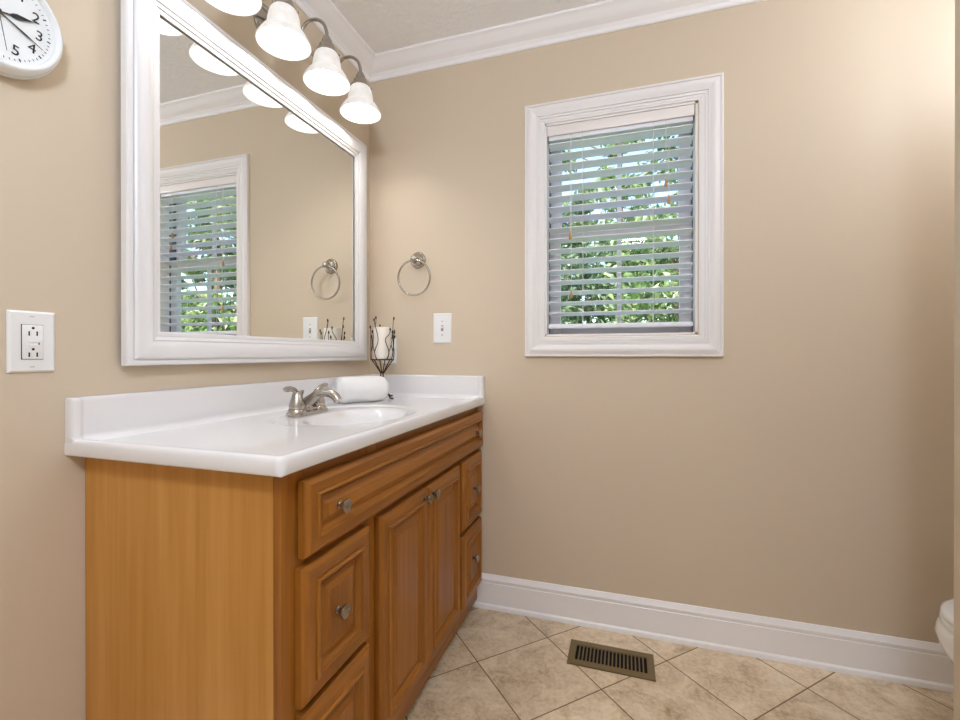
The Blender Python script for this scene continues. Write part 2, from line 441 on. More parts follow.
pull(.930, 1.585, .934, 1.345)

# ------------------------------------------------------------------ outside
bm = NB(); add_box(bm, -9, 11, .30, 24, -.75, -.7); struct('ground', bm, GRASS, smooth=0)
def tree(label, x, y, z0, h, rx, ry, n, ls, m, group):
    t = thing('leafy_tree', label, 'tree', (x, y, -.7), group)
    bm = NB(); add_tube(bm, smooth_path([(x, y, -.7), (x+.05, y, z0), (x-.06, y+.05, z0+h*.5), (x, y, z0+h*.85)]), [.09, .07, .05, .02], 8)
    for k in range(7):
        a = random.random()*6.28; zz = z0+h*(.1+.1*k)
        add_tube(bm, [(x, y, zz), (x+rx*.7*math.cos(a), y+ry*.7*math.sin(a), zz+h*.22)], [.03, .008], 6)
    obj('trunk', bm, BARK, t)
    bm = NB()
    clumps = []
    for k in range(75):
        while True:
            p = Vector((random.uniform(-1, 1), random.uniform(-1, 1), random.uniform(-1, 1)))
            if .25 < p.length < 1: break
        clumps.append((Vector((x+p.x*rx, y+p.y*ry, z0+h*.5+p.z*h*.5)), random.uniform(.16, .32)))
    for k in range(n):
        c, r = random.choice(clumps)
        d = Vector((random.gauss(0, 1), random.gauss(0, 1), random.gauss(0, 1))).normalized()*r*random.random()**.4
        p = c+d
        q = Vector((random.gauss(0, 1), random.gauss(0, 1), random.gauss(0, 1)+.4)).normalized()
        u = q.orthogonal().normalized(); u.rotate(Matrix.Rotation(random.random()*6.28, 3, q)); vv = q.cross(u)
        s = ls*random.uniform(.6, 1.25)
        L = [p-u*s, p-u*s*.2+vv*s*.42+q*s*.08, p+u*s, p-u*s*.2-vv*s*.42+q*s*.08]
        bm.faces.new([bm.verts.new(a) for a in L])
    obj('foliage', bm, m, t, 0)
G = 'trees outside the window'
tree('dark green leafy tree outside, filling the left half of the window', .35, 5.2, .2, 3.2, 1.15, .7, 12000, .062, LEAF_D, G)
tree('bright yellow-green leafy tree outside, nearest at the lower right of the window', 1.75, 3.5, .5, 2.3, .85, .6, 9000, .05, LEAF_L, G)
tree('tall thin-leaved tree outside, showing sky between its leaves at the window top', 1.1, 8.2, 2.6, 3.8, 2.3, 1.0, 6500, .085, LEAF_L, G)
tree('nearer leafy tree outside, seen only in the mirror reflection of the window', 5.4, 3.9, .3, 4.2, 1.6, 1.2, 13000, .06, LEAF_L, G)
tree('far tall leafy tree, seen only in the mirror behind the nearer tree', 13.0, 10.8, .2, 5.2, 2.6, 1.6, 9000, .13, LEAF_D, G)
tree('broad dark tree farthest outside, behind all the others', 1.4, 12.5, .2, 4.4, 3.4, 1.2, 11000, .12, LEAF_D, G)

# ------------------------------------------------------------------ vanity cabinet
CY0, CY1, FX = -1.178, -.004, .535
van = thing('vanity_cabinet', 'honey maple vanity cabinet with raised panel doors under the white sink top', 'cabinet', (0.27, -.59, 0))
bm = NB()
add_box(bm, .003, FX-.0195, CY0, CY0+.018, 0.0, .871)
add_box(bm, .003, .45, CY0+.02, CY0+.022, 0.0, .036)
obj('side_panel', bm, WOODX, van, 0)
bm = NB()   # face frame: stiles and rails, one mesh with two grains
def ff(y0, y1, z0, z1, mi): add_box(bm, FX-.019, FX, y0, y1, z0, z1, .0008, 1, mi)
stiles = [(CY0, -1.118), (-.925, -.842), (-.300, -.222), (-.030, CY1)]
for a, b in stiles: ff(a, b, .036, .871, 0)
for a, b in ((-1.118, -.925), (-.842, -.300), (-.222, -.030)):
    ff(a, b, .036, .128, 1); ff(a, b, .655, .71, 1); ff(a, b, .83, .871, 1)
for a, b in ((-1.118, -.925), (-.222, -.030)): ff(a, b, .385, .425, 1)
obj('face_frame', bm, [WOODV, WOODH], van, 0)
bm = NB(); add_box(bm, .455, .470, CY0+.018, CY1, 0, .036); add_box(bm, .47, FX-.02, CY1-.014, CY1, 0, .036); obj('toe_kick', bm, RECESS_SHADE, van, 0)
bm = NB(); add_box(bm, .01, FX-.0195, CY0+.0185, CY1, .036, .05); add_box(bm, .003, .009, CY0+.0185, CY1, .05, .70); add_box(bm, .01, FX-.0195, CY1-.012, CY1, .05, .70)
obj('carcass', bm, RECESS_SHADE, van, 0)

PROF = [(0, -.0225), (0, -.0085), (.0025, -.0045), (.0065, -.0018), (.0115, 0), (.0335, 0), (.0338, -.0012), (.0346, -.0012), (.0350, .0030), (.0370, .0056), (.0400, .0062), (.0425, .0054), (.0440, .0030), (.0443, .0004), (.0465, -.0010), (.0495, -.0050), (.0515, -.0095), (.0545, -.0110), (.0570, -.0110), (.0573, -.0095), (.0595, -.0090), (.0735, -.0025), (.0755, -.0015), (.0757, -.0002), (.0775, .0004)]
def front(name, fx, y0, y1, z0, z1, knobs, parent, horiz=False, label=None):
    k = min(1.0, (min(y1-y0, z1-z0)/2-.012)/.0775)
    bm = NB()
    loops = frame_loops(bm, y0, y1, z0, z1, [(i*k, h) for i, h in PROF], lambda u, v, h: Vector((fx+h, u, v)), mi=(1, 0, 1, 0))
    f = bm.faces.new(loops[-1]); f.material_index = 1 if horiz else 0
    if horiz:
        pass
    bm.faces.new(list(reversed(loops[0])))
    o = obj(name, bm, [WOODV, WOODH], parent, 18)
    if label: o['label'] = label
    for ky, kz in knobs:
        bm = NB()
        xs = fx + (0.0002 if k*.0775 < 1 else 0)
        add_lathe(bm, [(.0085, 0), (.0085, .0025), (.0055, .005), (.0048, .011), (.0065, .0145), (.0135, .0165), (.0155, .0195), (.0150, .0225), (.0115, .0250), (.006, .0262), (.0025, .0265)], (xs-.0005, ky, kz), (1, 0, 0), 28)
        obj('knob', bm, KNOB, o)
    return o
DX = FX+.0235
front('false_drawer_front', DX+.004, -1.140, -.008, .695, .845, [(-1.040, .769), (-.112, .769)], van, True)
front('drawer', DX, -1.144, -.906, .407, .676, [(-1.040, .545)], van)
front('drawer', DX, -1.144, -.906, .100, .391, [(-1.040, .258)], van)
front('drawer', DX, -.244, -.010, .407, .676, [(-.126, .546)], van)
front('drawer', DX, -.244, -.010, .112, .391, [(-.138, .268)], van)
front('door', DX, -.854, -.5725, .112, .676, [(-.600, .648)], van)
front('door', DX, -.5695, -.279, .112, .676, [(-.545, .648)], van)

# ------------------------------------------------------------------ vanity top with integral bowl
TZ, LIP = .8985, .0090
TX, TY = .567, -1.215
def sst(a, b, x):
    t = max(0, min(1, (x-a)/(b-a))); return t*t*(3-2*t)
BCX, BCY = .335, -.607
def top_z(x, y):
    ex, ey = TX-x, y-TY
    R = .016
    if ex < R and ey < R: e = R-math.hypot(R-ex, R-ey)
    else: e = min(ex, ey)
    e = max(e, 0)
    z = TZ+LIP*(1-sst(.017, .024, e))
    if e < .010: z -= .010-math.sqrt(max(0, .01**2-(.01-e)**2))
    r1 = math.hypot((x-.288)/.216, (y-BCY)/.262)
    z -= .0045*(1-sst(.90, 1.0, r1))
    r2 = math.hypot((x-BCX)/.152, (y-BCY)/.215)
    if r2 < 1: z -= .125*(1-r2**2.2)*sst(0, .40, 1-r2)
    return z
def lin(a, b, n): return [a+(b-a)*i/(n-1) for i in range(n)]
xs = lin(.0, .505, 90)+lin(.508, TX, 30); ys = lin(TY, TY+.06, 30)+lin(TY+.064, 0-.001, 190)
bm = NB()
def corner(x, y):   # plan rounding of the front left corner
    R = .016; ex, ey = TX-x, y-TY
    if ex < R and ey < R:
        d = Vector((R-ex, R-ey)); L = d.length; m = max(R-ex, R-ey)
        if L > 1e-9: k = m/L; return TX-R+d.x*k, TY+R-d.y*k
    return x, y
V = [[None]*len(ys) for _ in xs]
for i, x in enumerate(xs):
    for j, y in enumerate(ys):
        X, Y = corner(x, y); V[i][j] = bm.verts.new((X, Y, top_z(X, Y)))
for i in range(len(xs)-1):
    for j in range(len(ys)-1):
        bm.faces.new((V[i][j], V[i+1][j], V[i+1][j+1], V[i][j+1]))
per = [V[i][0] for i in range(len(xs))]+[V[-1][j] for j in range(1, len(ys))]
cen = Vector((.2, -.6, 0))
lev = [per]
for ins, zz in ((0, .8765), (.0015, .8735), (.004, .872), (.06, .872)):
    row = []
    for v in per:
        x, y = v.co.x, v.co.y
        x = min(x, TX-ins) if True else x; y = max(y, TY+ins)
        row.append(bm.verts.new((x, y, zz)))
    lev.append(row)
for a, b in zip(lev, lev[1:]):
    for k in range(len(a)-1): bm.faces.new((a[k], b[k], b[k+1], a[k+1]))
vt = thing('sink_countertop', 'white cultured marble vanity top with integral oval sink bowl', 'countertop', (.28, -.607, .872))
obj('counter_slab', bm, MARBLE, vt, 60)
def splash(name, L, fmap, endlip):
    """thickness field over (s along the wall from the exposed end, z)"""
    bm = NB(); ss = lin(0, .05, 26)+lin(.055, L, 40); zs = lin(.884, .925, 16)+lin(.93, .975, 6)+lin(.977, .997, 16)
    G_ = []
    for s in ss:
        row = []
        for z in zs:
            t = .0185+(.006*(1-sst(.012, .026, s)) if endlip else 0)
            for e in (s, .997-z):
                if e < .009 and not (e == s and z < .91): t -= .009-math.sqrt(max(0, .009**2-(.009-e)**2))
            if z < .915: t += .013*((.915-z)/.0148)**2 if s > .03 else .013*((.915-z)/.0148)**2*sst(.0, .03, s)
            row.append(bm.verts.new(fmap(s, t, z)))
        G_.append(row)
    for a, b in zip(G_, G_[1:]):
        for k in range(len(zs)-1): bm.faces.new((a[k], b[k], b[k+1], a[k+1]))
    # close top, ends and the back against the wall
    def strip(vs_, f):
        w_ = [bm.verts.new(f(v)) for v in vs_]
        for k in range(len(vs_)-1): bm.faces.new((vs_[k], vs_[k+1], w_[k+1], w_[k]))
    flat = lambda v: fmap_back(v)
    fb = fmap_backs[name]
    strip([r[-1] for r in G_], fb); strip(G_[0], fb); strip(G_[-1], fb)
    obj(name, bm, MARBLE, vt, 60)
fmap_backs = {'backsplash': lambda v: Vector((.0006, v.co.y, v.co.z)), 'side_splash': lambda v: Vector((v.co.x, -.0005, v.co.z))}
splash('backsplash', 1.214, lambda s, t, z: Vector((t, TY+.0008+s, z)), True)
splash('side_splash', .563, lambda s, t, z: Vector((TX-.001-s, -t, z)), True)
bm = NB(); add_lathe(bm, [(.022, 0), (.022, .002), (.018, .003), (.016, .001), (.003, .0012)], (BCX, BCY, top_z(BCX, BCY)-.0005), n=28); obj('drain', bm, CHROME, vt)

# ------------------------------------------------------------------ faucet
FCX, FCY, FZ = .155, -.630, TZ-.0045
fa = thing('faucet', 'brushed nickel two handle bathroom faucet on the white sink deck', 'faucet', (FCX, FCY, FZ))
bm = NB()
add_box(bm, FCX-.0245, FCX+.0245, FCY-.075, FCY+.075, FZ, FZ+.013, .004, 3)
add_box(bm, FCX-.017, FCX+.017, FCY-.055, FCY+.055, FZ+.012, FZ+.024, .005, 3)
obj('base', bm, NICKEL, fa)
for s in (-1, 1):
    hy = FCY+s*.0508
    bm = NB()
    add_lathe(bm, [(.0280, .002), (.0280, .020), (.0262, .0222), (.0235, .0225), (.0250, .0245), (.0240, .036), (.0205, .050), (.0165, .062), (.0135, .072), (.0090, .0785), (.003, .080)], (FCX, hy, FZ), n=28)
    P = smooth_path([(FCX, hy-s*.004, FZ+.052), (FCX-.001, hy+s*.001, FZ+.068), (FCX, hy+s*.012, FZ+.082), (FCX, hy+s*.028, FZ+.088), (FCX-.002, hy+s*.044, FZ+.088), (FCX-.002, hy+s*.056, FZ+.090)], 6)
    add_tube(bm, P, [.013, .0125, .0098, .008, .0085, .0088, .004], 14, flat=.72)
    obj('handle', bm, NICKEL, fa, 50)
bm = NB()
P = smooth_path([(FCX-.006, FCY, FZ+.010), (FCX-.002, FCY, FZ+.034), (FCX+.016, FCY, FZ+.050), (FCX+.044, FCY, FZ+.068), (FCX+.078, FCY, FZ+.072), (FCX+.104, FCY, FZ+.062), (FCX+.116, FCY, FZ+.046)], 7)
add_tube(bm, P, [.024, .021, .0165, .0140, .0135, .0135, .0125], 18)
obj('spout', bm, NICKEL, fa, 50)
bm = NB(); add_lathe(bm, [(.0022, 0), (.0022, .055), (.0040, .058), (.0062, .066), (.0062, .068), (.003, .069)], (FCX-.022, FCY, FZ+.009), n=14); obj('lift_rod', bm, NICKEL, fa)

# ------------------------------------------------------------------ rolled towel
a = Vector((.083, -.368, 0)); b = Vector((.188, -.205, 0)); d = (b-a).normalized(); nrm = Vector((d.y, -d.x, 0)); Lt = (b-a).length
bm = NB()
rings = []; n = 40; NSg = 26
for i in range(NSg+1):
    s = i/NSg; end = min(s, 1-s)*Lt
    rr = .0555
    q = 1.0 if end > .014 else .78+.22*math.sqrt(max(0, 1-((.014-end)/.014)**2))
    row = []
    for k in range(n):
        t = 2*PI*k/n
        R = rr*q*(1+.018*math.sin(3*t+6*s)+.010*math.sin(5*t-9*s))
        z = R*math.sin(t)*.93
        z = max(z, -.0500)
        row.append(bm.verts.new(a+d*s*Lt+nrm*R*math.cos(t)*1.03+Vector((0, 0, TZ-.0005+.0505+z))))
    rings.append(row)
for A_, B_ in zip(rings, rings[1:]):
    for k in range(n): bm.faces.new((A_[k], A_[(k+1) % n], B_[(k+1) % n], B_[k]))
# rolled ends: a spiral groove in each end face
for row, s in ((rings[0], -1), (rings[-1], 1)):
    c = sum((v.co for v in row), Vector())/n; prev = row
    for j, q in enumerate((.90, .80, .72, .62, .52, .42, .30, .16)):
        dep = .004 if j % 2 == 0 else -.004
        cur = [bm.verts.new(c+(v.co-c)*q+d*s*(.003+dep)) for v in row]
        for k in range(n): bm.faces.new((prev[k], prev[(k+1) % n], cur[(k+1) % n], cur[k]))
        prev = cur
    bm.faces.new(prev)
tw = obj('rolled_towel', bm, TOWEL, None, 50, loc=((a.x+b.x)/2, (a.y+b.y)/2, TZ))
tag(tw, 'rolled white terry towel lying on the vanity top behind the faucet', 'towel')

# ------------------------------------------------------------------ candle holder and candle
HX, HY = .146, -.138
ch = thing('candle_holder', 'dark bronze twig wire candle holder in the vanity corner', 'candle holder', (HX, HY, TZ))
def hp(r, ang, z): return (HX+r*math.cos(ang), HY+r*math.sin(ang), z)
bm = NB()
for k in range(3):
    an = PI/2+k*2*PI/3
    add_tube(bm, smooth_path([hp(.006, an, 1.010), hp(.010, an, .985), hp(.030, an, .935), hp(.066, an, .9065), hp(.076, an, .9040), hp(.084, an, .9040)], 5), [.0028, .0028, .003], 8)
    add_ball(bm, hp(.083, an, .9045), .0042, 1.3, 1.3, .9, 10, 8)
obj('foot_stand', bm, BRONZE, ch)
bm = NB()
ringp = [hp(.047, 2*PI*k/40, 1.0665) for k in range(40)]
add_tube(bm, ringp, .0026, 8, closed=True)
add_lathe(bm, [(.044, -.0012), (.044, .0008)], (HX, HY, 1.0665), n=36)
for k in range(6):
    an = .25+k*PI/3
    add_tube(bm, smooth_path([hp(.006, an, 1.008), hp(.022, an, 1.032), hp(.038, an, 1.055), hp(.0475, an, 1.068)], 4), .0024, 7)
obj('cup_ring', bm, BRONZE, ch)
tips = [(1.245, .046), (1.190, .052), (1.215, .045), (1.250, .047), (1.205, .052), (1.235, .046), (1.195, .050)]
for k, (zt, r) in enumerate(tips):
    an = .25+k*2*PI/7
    bm = NB(); wob = .22*(-1)**k
    main = smooth_path([hp(.0475, an, 1.066), hp(.050, an+wob*.8, 1.10), hp(.048, an-wob*.6, 1.15), hp(r, an+wob, zt-.02), hp(r+.003, an+wob*1.2, zt)], 6)
    add_tube(bm, main, [.0022, .0019, .0015, .0013], 7)
    side = smooth_path([hp(.050, an+wob*.8, 1.10), hp(.049, an+wob*1.9, 1.125), hp(.050, an+wob*2.6, 1.165), hp(.053, an+wob*2.4, 1.185-.02*(k % 2))], 5)
    add_tube(bm, side, [.0017, .0013], 6)
    o = obj('twig', bm, BRONZE, ch)
    for p in (main[-1], side[-1]):
        bm = NB(); add_ball(bm, p, .0042, .85, .85, 1.8, 10, 8); obj('bud', bm, BRONZE, o)
cz = 1.0676
cd = thing('pillar_candle', 'ivory pillar candle standing inside the twig wire holder', 'candle', (HX, HY, cz))
bm = NB(); add_lathe(bm, [(.033, 0), (.0365, .003), (.0368, .07), (.0366, .132), (.0350, .1375), (.031, .1385), (.022, .134), (.004, .132)], (HX, HY, cz), n=36); obj('wax', bm, WAX, cd, 45)
bm = NB(); add_tube(bm, [(HX, HY, cz+.131), (HX+.001, HY, cz+.140), (HX+.003, HY, cz+.146)], .0011, 6); obj('wick', bm, BLACK, cd)

# ------------------------------------------------------------------ framed mirror
mi = thing('wall_mirror', 'large rectangular wall mirror in a wide white moulded frame above the vanity', 'mirror', (0, -.593, 1.065))
MY0, MY1, MZ0, MZ1 = -1.1085, -.0765, 1.0625, 2.031
MF = [(0, .0005), (0, .0125), (.002, .0165), (.007, .018), (.0125, .018), (.0128, .0145), (.0150, .0145), (.0153, .0190), (.0190, .0225), (.027, .0255), (.036, .0262), (.047, .0242), (.056, .0200), (.0600, .0188), (.0603, .0140), (.0625, .0140), (.0628, .0165), (.0715, .0140), (.0718, .0095), (.0732, .0095), (.0735, .0105), (.077, .0108), (.082, .0100), (.0840, .0088), (.0840, .0072), (.070, .0068)]
bm = NB(); frame_loops(bm, MY0, MY1, MZ0, MZ1, [(i, h+.0165 if n_ else .012) for n_, (i, h) in enumerate(MF)], lambda u, v, h: Vector((h, u, v))); obj('frame', bm, MIRFRAME, mi, 20)
bm = NB(); add_box(bm, .0165, .0195, MY0+.03, MY1-.03, MZ0+.03, MZ1-.03); obj('glass', bm, MIRROR, mi, 0)
bm = NB(); add_box(bm, .0005, .0162, MY0+.03, MY1-.03, MZ0+.03, MZ1-.03); obj('backing_board', bm, DARKGAP, mi, 0)

# ------------------------------------------------------------------ vanity light
LZ = 2.198
vl = thing('vanity_light', 'four-light brushed nickel vanity fixture with white bell glass shades above the mirror', 'light fixture', (0, -.622, LZ))
bm = NB()
g0 = len(bm.verts); add_lathe(bm, [(.066, .0005), (.066, .006), (.060, .012), (.045, .018), (.020, .021), (.004, .022)], (0, -.622, LZ-.012), (1, 0, 0), 40)
for v in bm.verts: v.co.y = -.622+(v.co.y+.622)*1.15
obj('backplate', bm, NICKEL, vl)
bm = NB(); add_tube(bm, [(.045, -.970, LZ), (.045, -.274, LZ)], .0075, 14)
for yy in (-.973, -.271): add_ball(bm, (.045, yy, LZ), .0105, 1, 1.1, 1)
add_tube(bm, [(.015, -.622, LZ-.005), (.045, -.622, LZ)], .012, 14)
obj('crossbar', bm, NICKEL, vl)
for yy in (-.311, -.522, -.731, -.933):
    bm = NB()
    P = smooth_path([(.045, yy, LZ), (.044, yy, LZ+.030), (.050, yy, LZ+.055), (.074, yy, LZ+.073), (.108, yy, LZ+.071), (.136, yy, LZ+.050), (.149, yy, LZ+.018), (.150, yy, LZ-.005)], 5)
    add_tube(bm, P, .0058, 12)
    o = obj('arm', bm, NICKEL, vl)
    bm = NB()
    add_lathe(bm, [(.006, .012), (.011, .008), (.012, .002), (.017, -.004), (.018, -.016), (.026, -.022), (.029, -.036), (.0345, -.042), (.036, -.056), (.034, -.059)], (.150, yy, LZ-.008), n=28)
    for q in range(3):
        aq = q*2*PI/3+.5; add_ball(bm, (.150+.040*math.cos(aq), yy+.040*math.sin(aq), LZ-.058), .0042)
    obj('socket_cup', bm, NICKEL, vl)
    bm = NB()
    zt = 2.143
    outer = [(.0300, .0), (.0360, -.0035), (.0408, -.0115), (.0448, -.026), (.0478, -.045), (.0495, -.061), (.0500, -.0650), (.0555, -.0668), (.0610, -.0720), (.0680, -.0830), (.0745, -.0940), (.0785, -.1015), (.0790, -.1050)]
    inner = [(r-.0035, h-.0005) for r, h in reversed(outer)]
    add_lathe(bm, outer+[(.0780, -.1070)]+inner, (.150, yy, zt), n=44, cap0=False, cap1=False)
    obj('glass_shade', bm, SHADE, vl, 38)
    bm = NB(); add_lathe(bm, [(.012, .0), (.013, -.015), (.021, -.032), (.0235, -.046), (.018, -.060), (.006, -.066)], (.150, yy, zt-.004), n=20); obj('bulb', bm, BULB, vl, 60)

# ------------------------------------------------------------------ added fill lamps, unseen, hung to brighten the room
GLOBE = mat('fill_globe', (.95, .95, .95), .4, emis=(.69, .81, 1.0), estr=FILL_E)
gp = thing('added_fill_lamp', 'added white globe lamp, unseen behind the camera, put in to light the room', 'added lamp', (1.2, -2.25, H))
bm = NB(); add_lathe(bm, [(.06, 0), (.06, -.012), (.03, -.025), (.008, -.03)], (1.2, -2.25, H), n=30); add_tube(bm, [(1.2, -2.25, H-.02), (1.2, -2.25, 2.28)], .006, 10); obj('canopy', bm, NICKEL, gp)
bm = NB(); add_ball(bm, (1.2, -2.25, 2.16), .125, u=40, v=24); obj('globe', bm, GLOBE, gp, 60)
GLOBE2 = mat('small_fill_globe', (.95, .95, .95), .4, emis=(.76, .85, 1.0), estr=21)  # unseen lamp added to brighten the toilet end and the ceiling
gp = thing('added_fill_lamp', 'small added white globe lamp, unseen over the toilet, put in for light', 'added lamp', (2.32, -.42, H))
bm = NB(); add_lathe(bm, [(.05, 0), (.05, -.012), (.025, -.022), (.006, -.026)], (2.32, -.42, H), n=30); add_tube(bm, [(2.32, -.42, H-.02), (2.32, -.42, 2.21)], .005, 10); obj('canopy', bm, NICKEL, gp)
bm = NB(); add_ball(bm, (2.32, -.42, 2.12), .10, u=40, v=24); obj('globe', bm, GLOBE2, gp, 60)

# ------------------------------------------------------------------ towel ring
RXc, RZc = .251, 1.515
tr = thing('towel_ring', 'round brushed nickel towel ring on the beige back wall', 'towel ring', (RXc, 0, RZc))
bm = NB(); add_lathe(bm, [(.037, .0005), (.037, .004), (.034, .009), (.030, .011), (.026, .010), (.024, .014), (.018, .018), (.0125, .022), (.011, .040), (.0135, .044), (.0145, .050), (.011, .055), (.003, .057)], (RXc, 0, RZc), (0, -1, 0), 36); obj('wall_mount', bm, NICKEL, tr)
bm = NB(); RR = .0775
add_tube(bm, [(RXc+RR*math.sin(2*PI*k/64), -.045-.004*math.cos(2*PI*k/64), RZc-.008-RR+RR*math.cos(2*PI*k/64)) for k in range(64)], .0043, 12, closed=True)
obj('ring', bm, NICKEL, tr, 60)

# ------------------------------------------------------------------ switch and wall plates
def plate_bm(bm, u0, u1, v0, v1, fmap, t=.006):
    loops = frame_loops(bm, u0, u1, v0, v1, [(0, 0), (0, .0025), (.0015, .0042), (.004, t)], fmap)
    bm.faces.new(loops[-1]); bm.faces.new(list(reversed(loops[0])))
sw = thing('light_switch', 'white toggle light switch plate on the beige wall beside the window', 'light switch', (.370, 0, 1.205))
fb = lambda u, v, h: Vector((u, -h-.0004, v))
bm = NB(); plate_bm(bm, .326, .413, 1.139, 1.2715, fb); obj('plate', bm, PLASTIC, sw)
bm = NB(); add_box(bm, .3645, .3755, -.0075, -.0062, 1.1925, 1.2175); obj('toggle_slot', bm, mat('grey_recess', (.30, .29, .28), .5), sw)
bm = NB(); add_box(bm, .3662, .3738, -.017, -.006, 1.2045, 1.2135, .0015); obj('toggle', bm, PLASTIC, sw)
for zz in (1.175, 1.2355):
    bm = NB(); add_lathe(bm, [(.0032, 0), (.003, .0012), (.0005, .0014)], (.370, -.0063, zz), (0, -1, 0), 14); obj('screw', bm, NICKEL, sw)
w2 = thing('wall_plate', 'white wall plate on the back wall, half hidden behind the candle', 'wall plate', (.108, 0, 1.107))
bm = NB(); plate_bm(bm, .066, .1415, 1.046, 1.168, fb); obj('plate', bm, PLASTIC, w2)

gf = thing('wall_outlet', 'white two-socket safety outlet plate on the left wall beside the mirror', 'outlet', (0, -1.272, 1.115))
fl_ = lambda u, v, h: Vector((h+.0004, u, v))
bm = NB(); plate_bm(bm, -1.3105, -1.2335, 1.0535, 1.1765, fl_); obj('plate', bm, PLASTIC, gf)
GY = -1.2732
bm = NB(); add_box(bm, .0065, .0068, GY-.0178, GY+.0178, 1.0795, 1.1495); obj('plate_gap', bm, DARKGAP, gf)
rc = None
bm = NB(); add_box(bm, .0064, .0095, GY-.0168, GY+.0168, 1.0802, 1.1488, .0012); rc = obj('receptacle', bm, PLASTIC, gf)
for zc in (1.1330, 1.0905):
    bm = NB()
    for dy in (-.0064, .0064): add_box(bm, .0094, .0098, GY+dy-.0012, GY+dy+.0012, zc-.006, zc+.003)
    add_lathe(bm, [(.0025, 0), (.0025, .0004)], (.0094, GY, zc+.0095), (1, 0, 0), 12)
    obj('slot', bm, DARKGAP, rc, 0)
for dz in (-.0038, .0038):
    bm = NB(); add_box(bm, .0094, .0106, GY-.007, GY+.006, 1.1118+dz-.0028, 1.1118+dz+.0028, .0006); obj('test_button', bm, PLASTIC, rc)
bm = NB(); add_box(bm, .0094, .0098, GY+.0085, GY+.0105, 1.109, 1.1135); obj('indicator', bm, DARKGAP, rc, 0)
for zz in (1.1655, 1.0645):
    bm = NB(); add_box(bm, .0065, .0069, GY-.004, GY+.004, zz-.0008, zz+.0008); obj('screw', bm, mat('screw_grey', (.5, .5, .49), .4), gf, 0)

# ------------------------------------------------------------------ clock
KY, KZ, KR = -1.3353, 1.7300, .108
ck = thing('wall_clock', 'round white wall clock with black numerals on the left wall', 'clock', (0, KY, KZ))
bm = NB(); add_lathe(bm, [(.104, .0005), (.1075, .004), (.1082, .010), (.1065, .0145), (.1050, .0150), (.1046, .0210), (.1030, .0285), (.1000, .0345), (.0965, .0372), (.0930, .0370), (.0900, .0345), (.0885, .0310), (.0882, .0260)], (0, KY, KZ), (1, 0, 0), 72, cap1=False); obj('rim', bm, CLOCKW, ck, 30)
bm = NB(); add_lathe(bm, [(.0884, .024), (.0884, .0275), (.001, .0276)], (0, KY, KZ), (1, 0, 0), 64); dial = obj('dial', bm, CLOCKF, ck, 30)
TI = math.radians(5.5); DZ = .0281
def cpt(ang, r, h):   # ang clockwise from twelve
    a_ = ang+TI; return Vector((h, KY+r*math.sin(a_), KZ+r*math.cos(a_)))
bm = NB()
for k in range(60):
    an = k*PI/30; big = k % 5 == 0
    wd = .0011 if big else .00045; r0, r1 = (.0765, .0820) if big else (.0780, .0815)
    u = cpt(an+PI/2, 1, 0)-Vector((0, KY, KZ))
    q = [cpt(an, r0, DZ)-u*wd, cpt(an, r0, DZ)+u*wd, cpt(an, r1, DZ)+u*wd, cpt(an, r1, DZ)-u*wd]
    q2 = [p-Vector((.0006, 0, 0)) for p in q]
    A_ = [bm.verts.new(p) for p in q]; B_ = [bm.verts.new(p) for p in q2]
    bm.faces.new(A_)
    for i in range(4): bm.faces.new((A_[i], A_[(i+1) % 4], B_[(i+1) % 4], B_[i]))
obj('minute_marks', bm, BLACK, dial, 0)
for k in range(1, 13):
    cu = bpy.data.curves.new('numeral', 'FONT'); cu.body = str(k); cu.size = .0275; cu.align_x = 'CENTER'; cu.align_y = 'CENTER'; cu.extrude = .0003; cu.offset = 0.0
    tmp = bpy.data.objects.new('numeral_source', cu); C.objects.link(tmp)
    bpy.context.view_layer.update()
    me = bpy.data.meshes.new_from_object(tmp.evaluated_get(bpy.context.evaluated_depsgraph_get()))
    bpy.data.objects.remove(tmp); bpy.data.curves.remove(cu)
    p = cpt(k*PI/6, .0635, DZ)-Vector((0, KY, KZ))
    # text x -> +y world, text y -> +z world, turned with the slightly tilted clock
    Rm = Matrix(((0, 0, 1), (1, 0, 0), (0, 1, 0))).to_4x4()
    me.transform(Matrix.Translation(p) @ Matrix.Rotation(-TI, 4, 'X') @ Rm)
    me.materials.clear(); me.materials.append(BLACK)
    o = bpy.data.objects.new('numeral', me); C.objects.link(o); o.parent = dial
def hand(name, ang, pts, h, m):
    bm = NB(); u = cpt(ang+PI/2, 1, 0)-Vector((0, KY, KZ))
    A_ = [cpt(ang, r, h)+u*wd for r, wd in pts]+[cpt(ang, r, h)-u*wd for r, wd in reversed(pts)]
    a1 = [bm.verts.new(p) for p in A_]; b1 = [bm.verts.new(p-Vector((.0006, 0, 0))) for p in A_]
    bm.faces.new(a1); bm.faces.new(list(reversed(b1)))
    for i in range(len(a1)): bm.faces.new((a1[i], a1[(i+1) % len(a1)], b1[(i+1) % len(a1)], b1[i]))
    obj(name, bm, m, ck, 0)
MN = 22.6
hand('hour_hand', math.radians(68.6), [(-.012, .0012), (.018, .0014), (.024, .0042), (.030, .0052), (.038, .0038), (.052, .0010), (.060, .0005)], .0300, BLACK)
hand('minute_hand', math.radians(109.3), [(-.014, .0012), (.02, .0011), (.045, .0018), (.058, .0008), (.074, .0004)], .0315, BLACK)
hand('second_hand', math.radians(165), [(-.02, .0006), (.068, .0003)], .0330, BLACK)
bm = NB(); add_lathe(bm, [(.0045, .0275), (.0045, .0335), (.002, .0345)], (0, KY, KZ), (1, 0, 0), 20); obj('hub', bm, BLACK, ck)

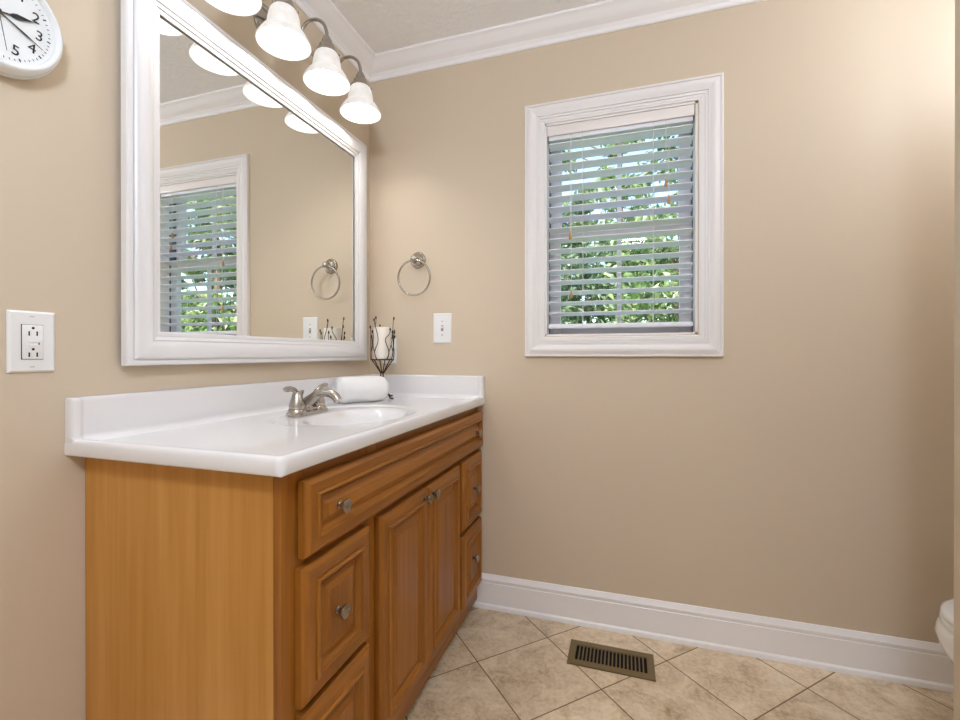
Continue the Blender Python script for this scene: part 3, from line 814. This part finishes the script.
# ------------------------------------------------------------------ floor register
rg = thing('floor_register', 'brown metal floor vent register set in the tile floor below the window', 'vent', (1.094, -.190, 0))
gx0, gx1, gy0, gy1 = .948, 1.2405, -.2585, -.1230
bm = NB(); add_box(bm, gx0+.008, gx1-.008, gy0+.008, gy1-.008, .0004, .0012); obj('duct_shade', bm, DARKGAP, rg, 0)  # dark sheet under the louvers, stands in for the shade in the duct
bm = NB()
ix0, ix1, iy0, iy1 = gx0+.024, gx1-.024, gy0+.026, gy1-.026
for (a_, b_, c_, d_) in ((gx0, gx1, gy0, iy0), (gx0, gx1, iy1, gy1), (gx0, ix0, iy0, iy1), (ix1, gx1, iy0, iy1)):
    add_box(bm, a_, b_, c_, d_, .0005, .0058)
bmesh.ops.remove_doubles(bm, verts=bm.verts, dist=1e-5)
obj('frame', bm, REGISTER, rg, 20)
bm = NB(); NL = 19; st = (ix1-ix0)/NL
for k in range(1, NL):
    add_box(bm, ix0+st*k-.0023, ix0+st*k+.0023, iy0-.001, iy1+.001, .0014, .0052, .0008, 1)
obj('louvers', bm, REGISTER, rg)

# ------------------------------------------------------------------ toilet
TXc, TYc = 1.952, -.345       # tip of the bowl
to = thing('toilet', 'white toilet half hidden behind the partition at the right', 'toilet', (2.3, TYc, 0))
def outline(tip, back, hw, n=48, sq=.0):
    """egg shaped plan outline; tip at small x"""
    pts = []
    for k in range(n):
        t = 2*PI*k/n; c, s = math.cos(t), math.sin(t)
        L = (back-tip); cx = tip+L*.52
        x = cx-(L*.52)*c if c > 0 else cx-(L*.48)*math.copysign(abs(c)**.7, c)
        pts.append((x, TYc+hw*math.copysign(abs(s)**.92, s)))
    return pts
def loft(bm, secs, cap=True):
    rows = [[bm.verts.new((x, y, z*.905)) for x, y in pl] for pl, z in secs]; n = len(rows[0])
    for a_, b_ in zip(rows, rows[1:]):
        for k in range(n): bm.faces.new((a_[k], a_[(k+1) % n], b_[(k+1) % n], b_[k]))
    if cap: bm.faces.new(list(reversed(rows[0]))); bm.faces.new(rows[-1])
bm = NB()
loft(bm, [(outline(TXc+.16, 2.60, .105), 0), (outline(TXc+.16, 2.60, .105), .02), (outline(TXc+.17, 2.58, .095), .10), (outline(TXc+.10, 2.54, .120), .18), (outline(TXc+.042, 2.50, .158), .26), (outline(TXc+.006, 2.48, .178), .325), (outline(TXc-.003, 2.47, .184), .362), (outline(TXc+.002, 2.47, .182), .385), (outline(TXc+.008, 2.465, .176), .392)])
obj('bowl', bm, PORC, to, 50)
bm = NB(); loft(bm, [(outline(TXc+.012, 2.45, .176), .3945), (outline(TXc+.008, 2.45, .180), .398), (outline(TXc+.008, 2.45, .180), .409), (outline(TXc+.011, 2.45, .177), .412)]); obj('seat', bm, PORC, to, 50)
bm = NB(); loft(bm, [(outline(TXc+.014, 2.45, .176), .4155), (outline(TXc+.009, 2.45, .180), .419), (outline(TXc+.011, 2.45, .179), .428), (outline(TXc+.020, 2.445, .170), .4335), (outline(TXc+.08, 2.40, .12), .4355)]); obj('lid', bm, PORC, to, 50)
bm = NB(); add_box(bm, 2.52, 2.72, TYc-.225, TYc+.225, .375, .72, .02, 3); obj('tank', bm, PORC, to)
bm = NB(); add_box(bm, 2.512, 2.728, TYc-.233, TYc+.233, .721, .755, .008, 3); obj('tank_lid', bm, PORC, to)
bm = NB(); add_tube(bm, [(2.519, TYc+.16, .67), (2.505, TYc+.16, .67), (2.503, TYc+.10, .665)], .005, 8); obj('flush_lever', bm, CHROME, to)
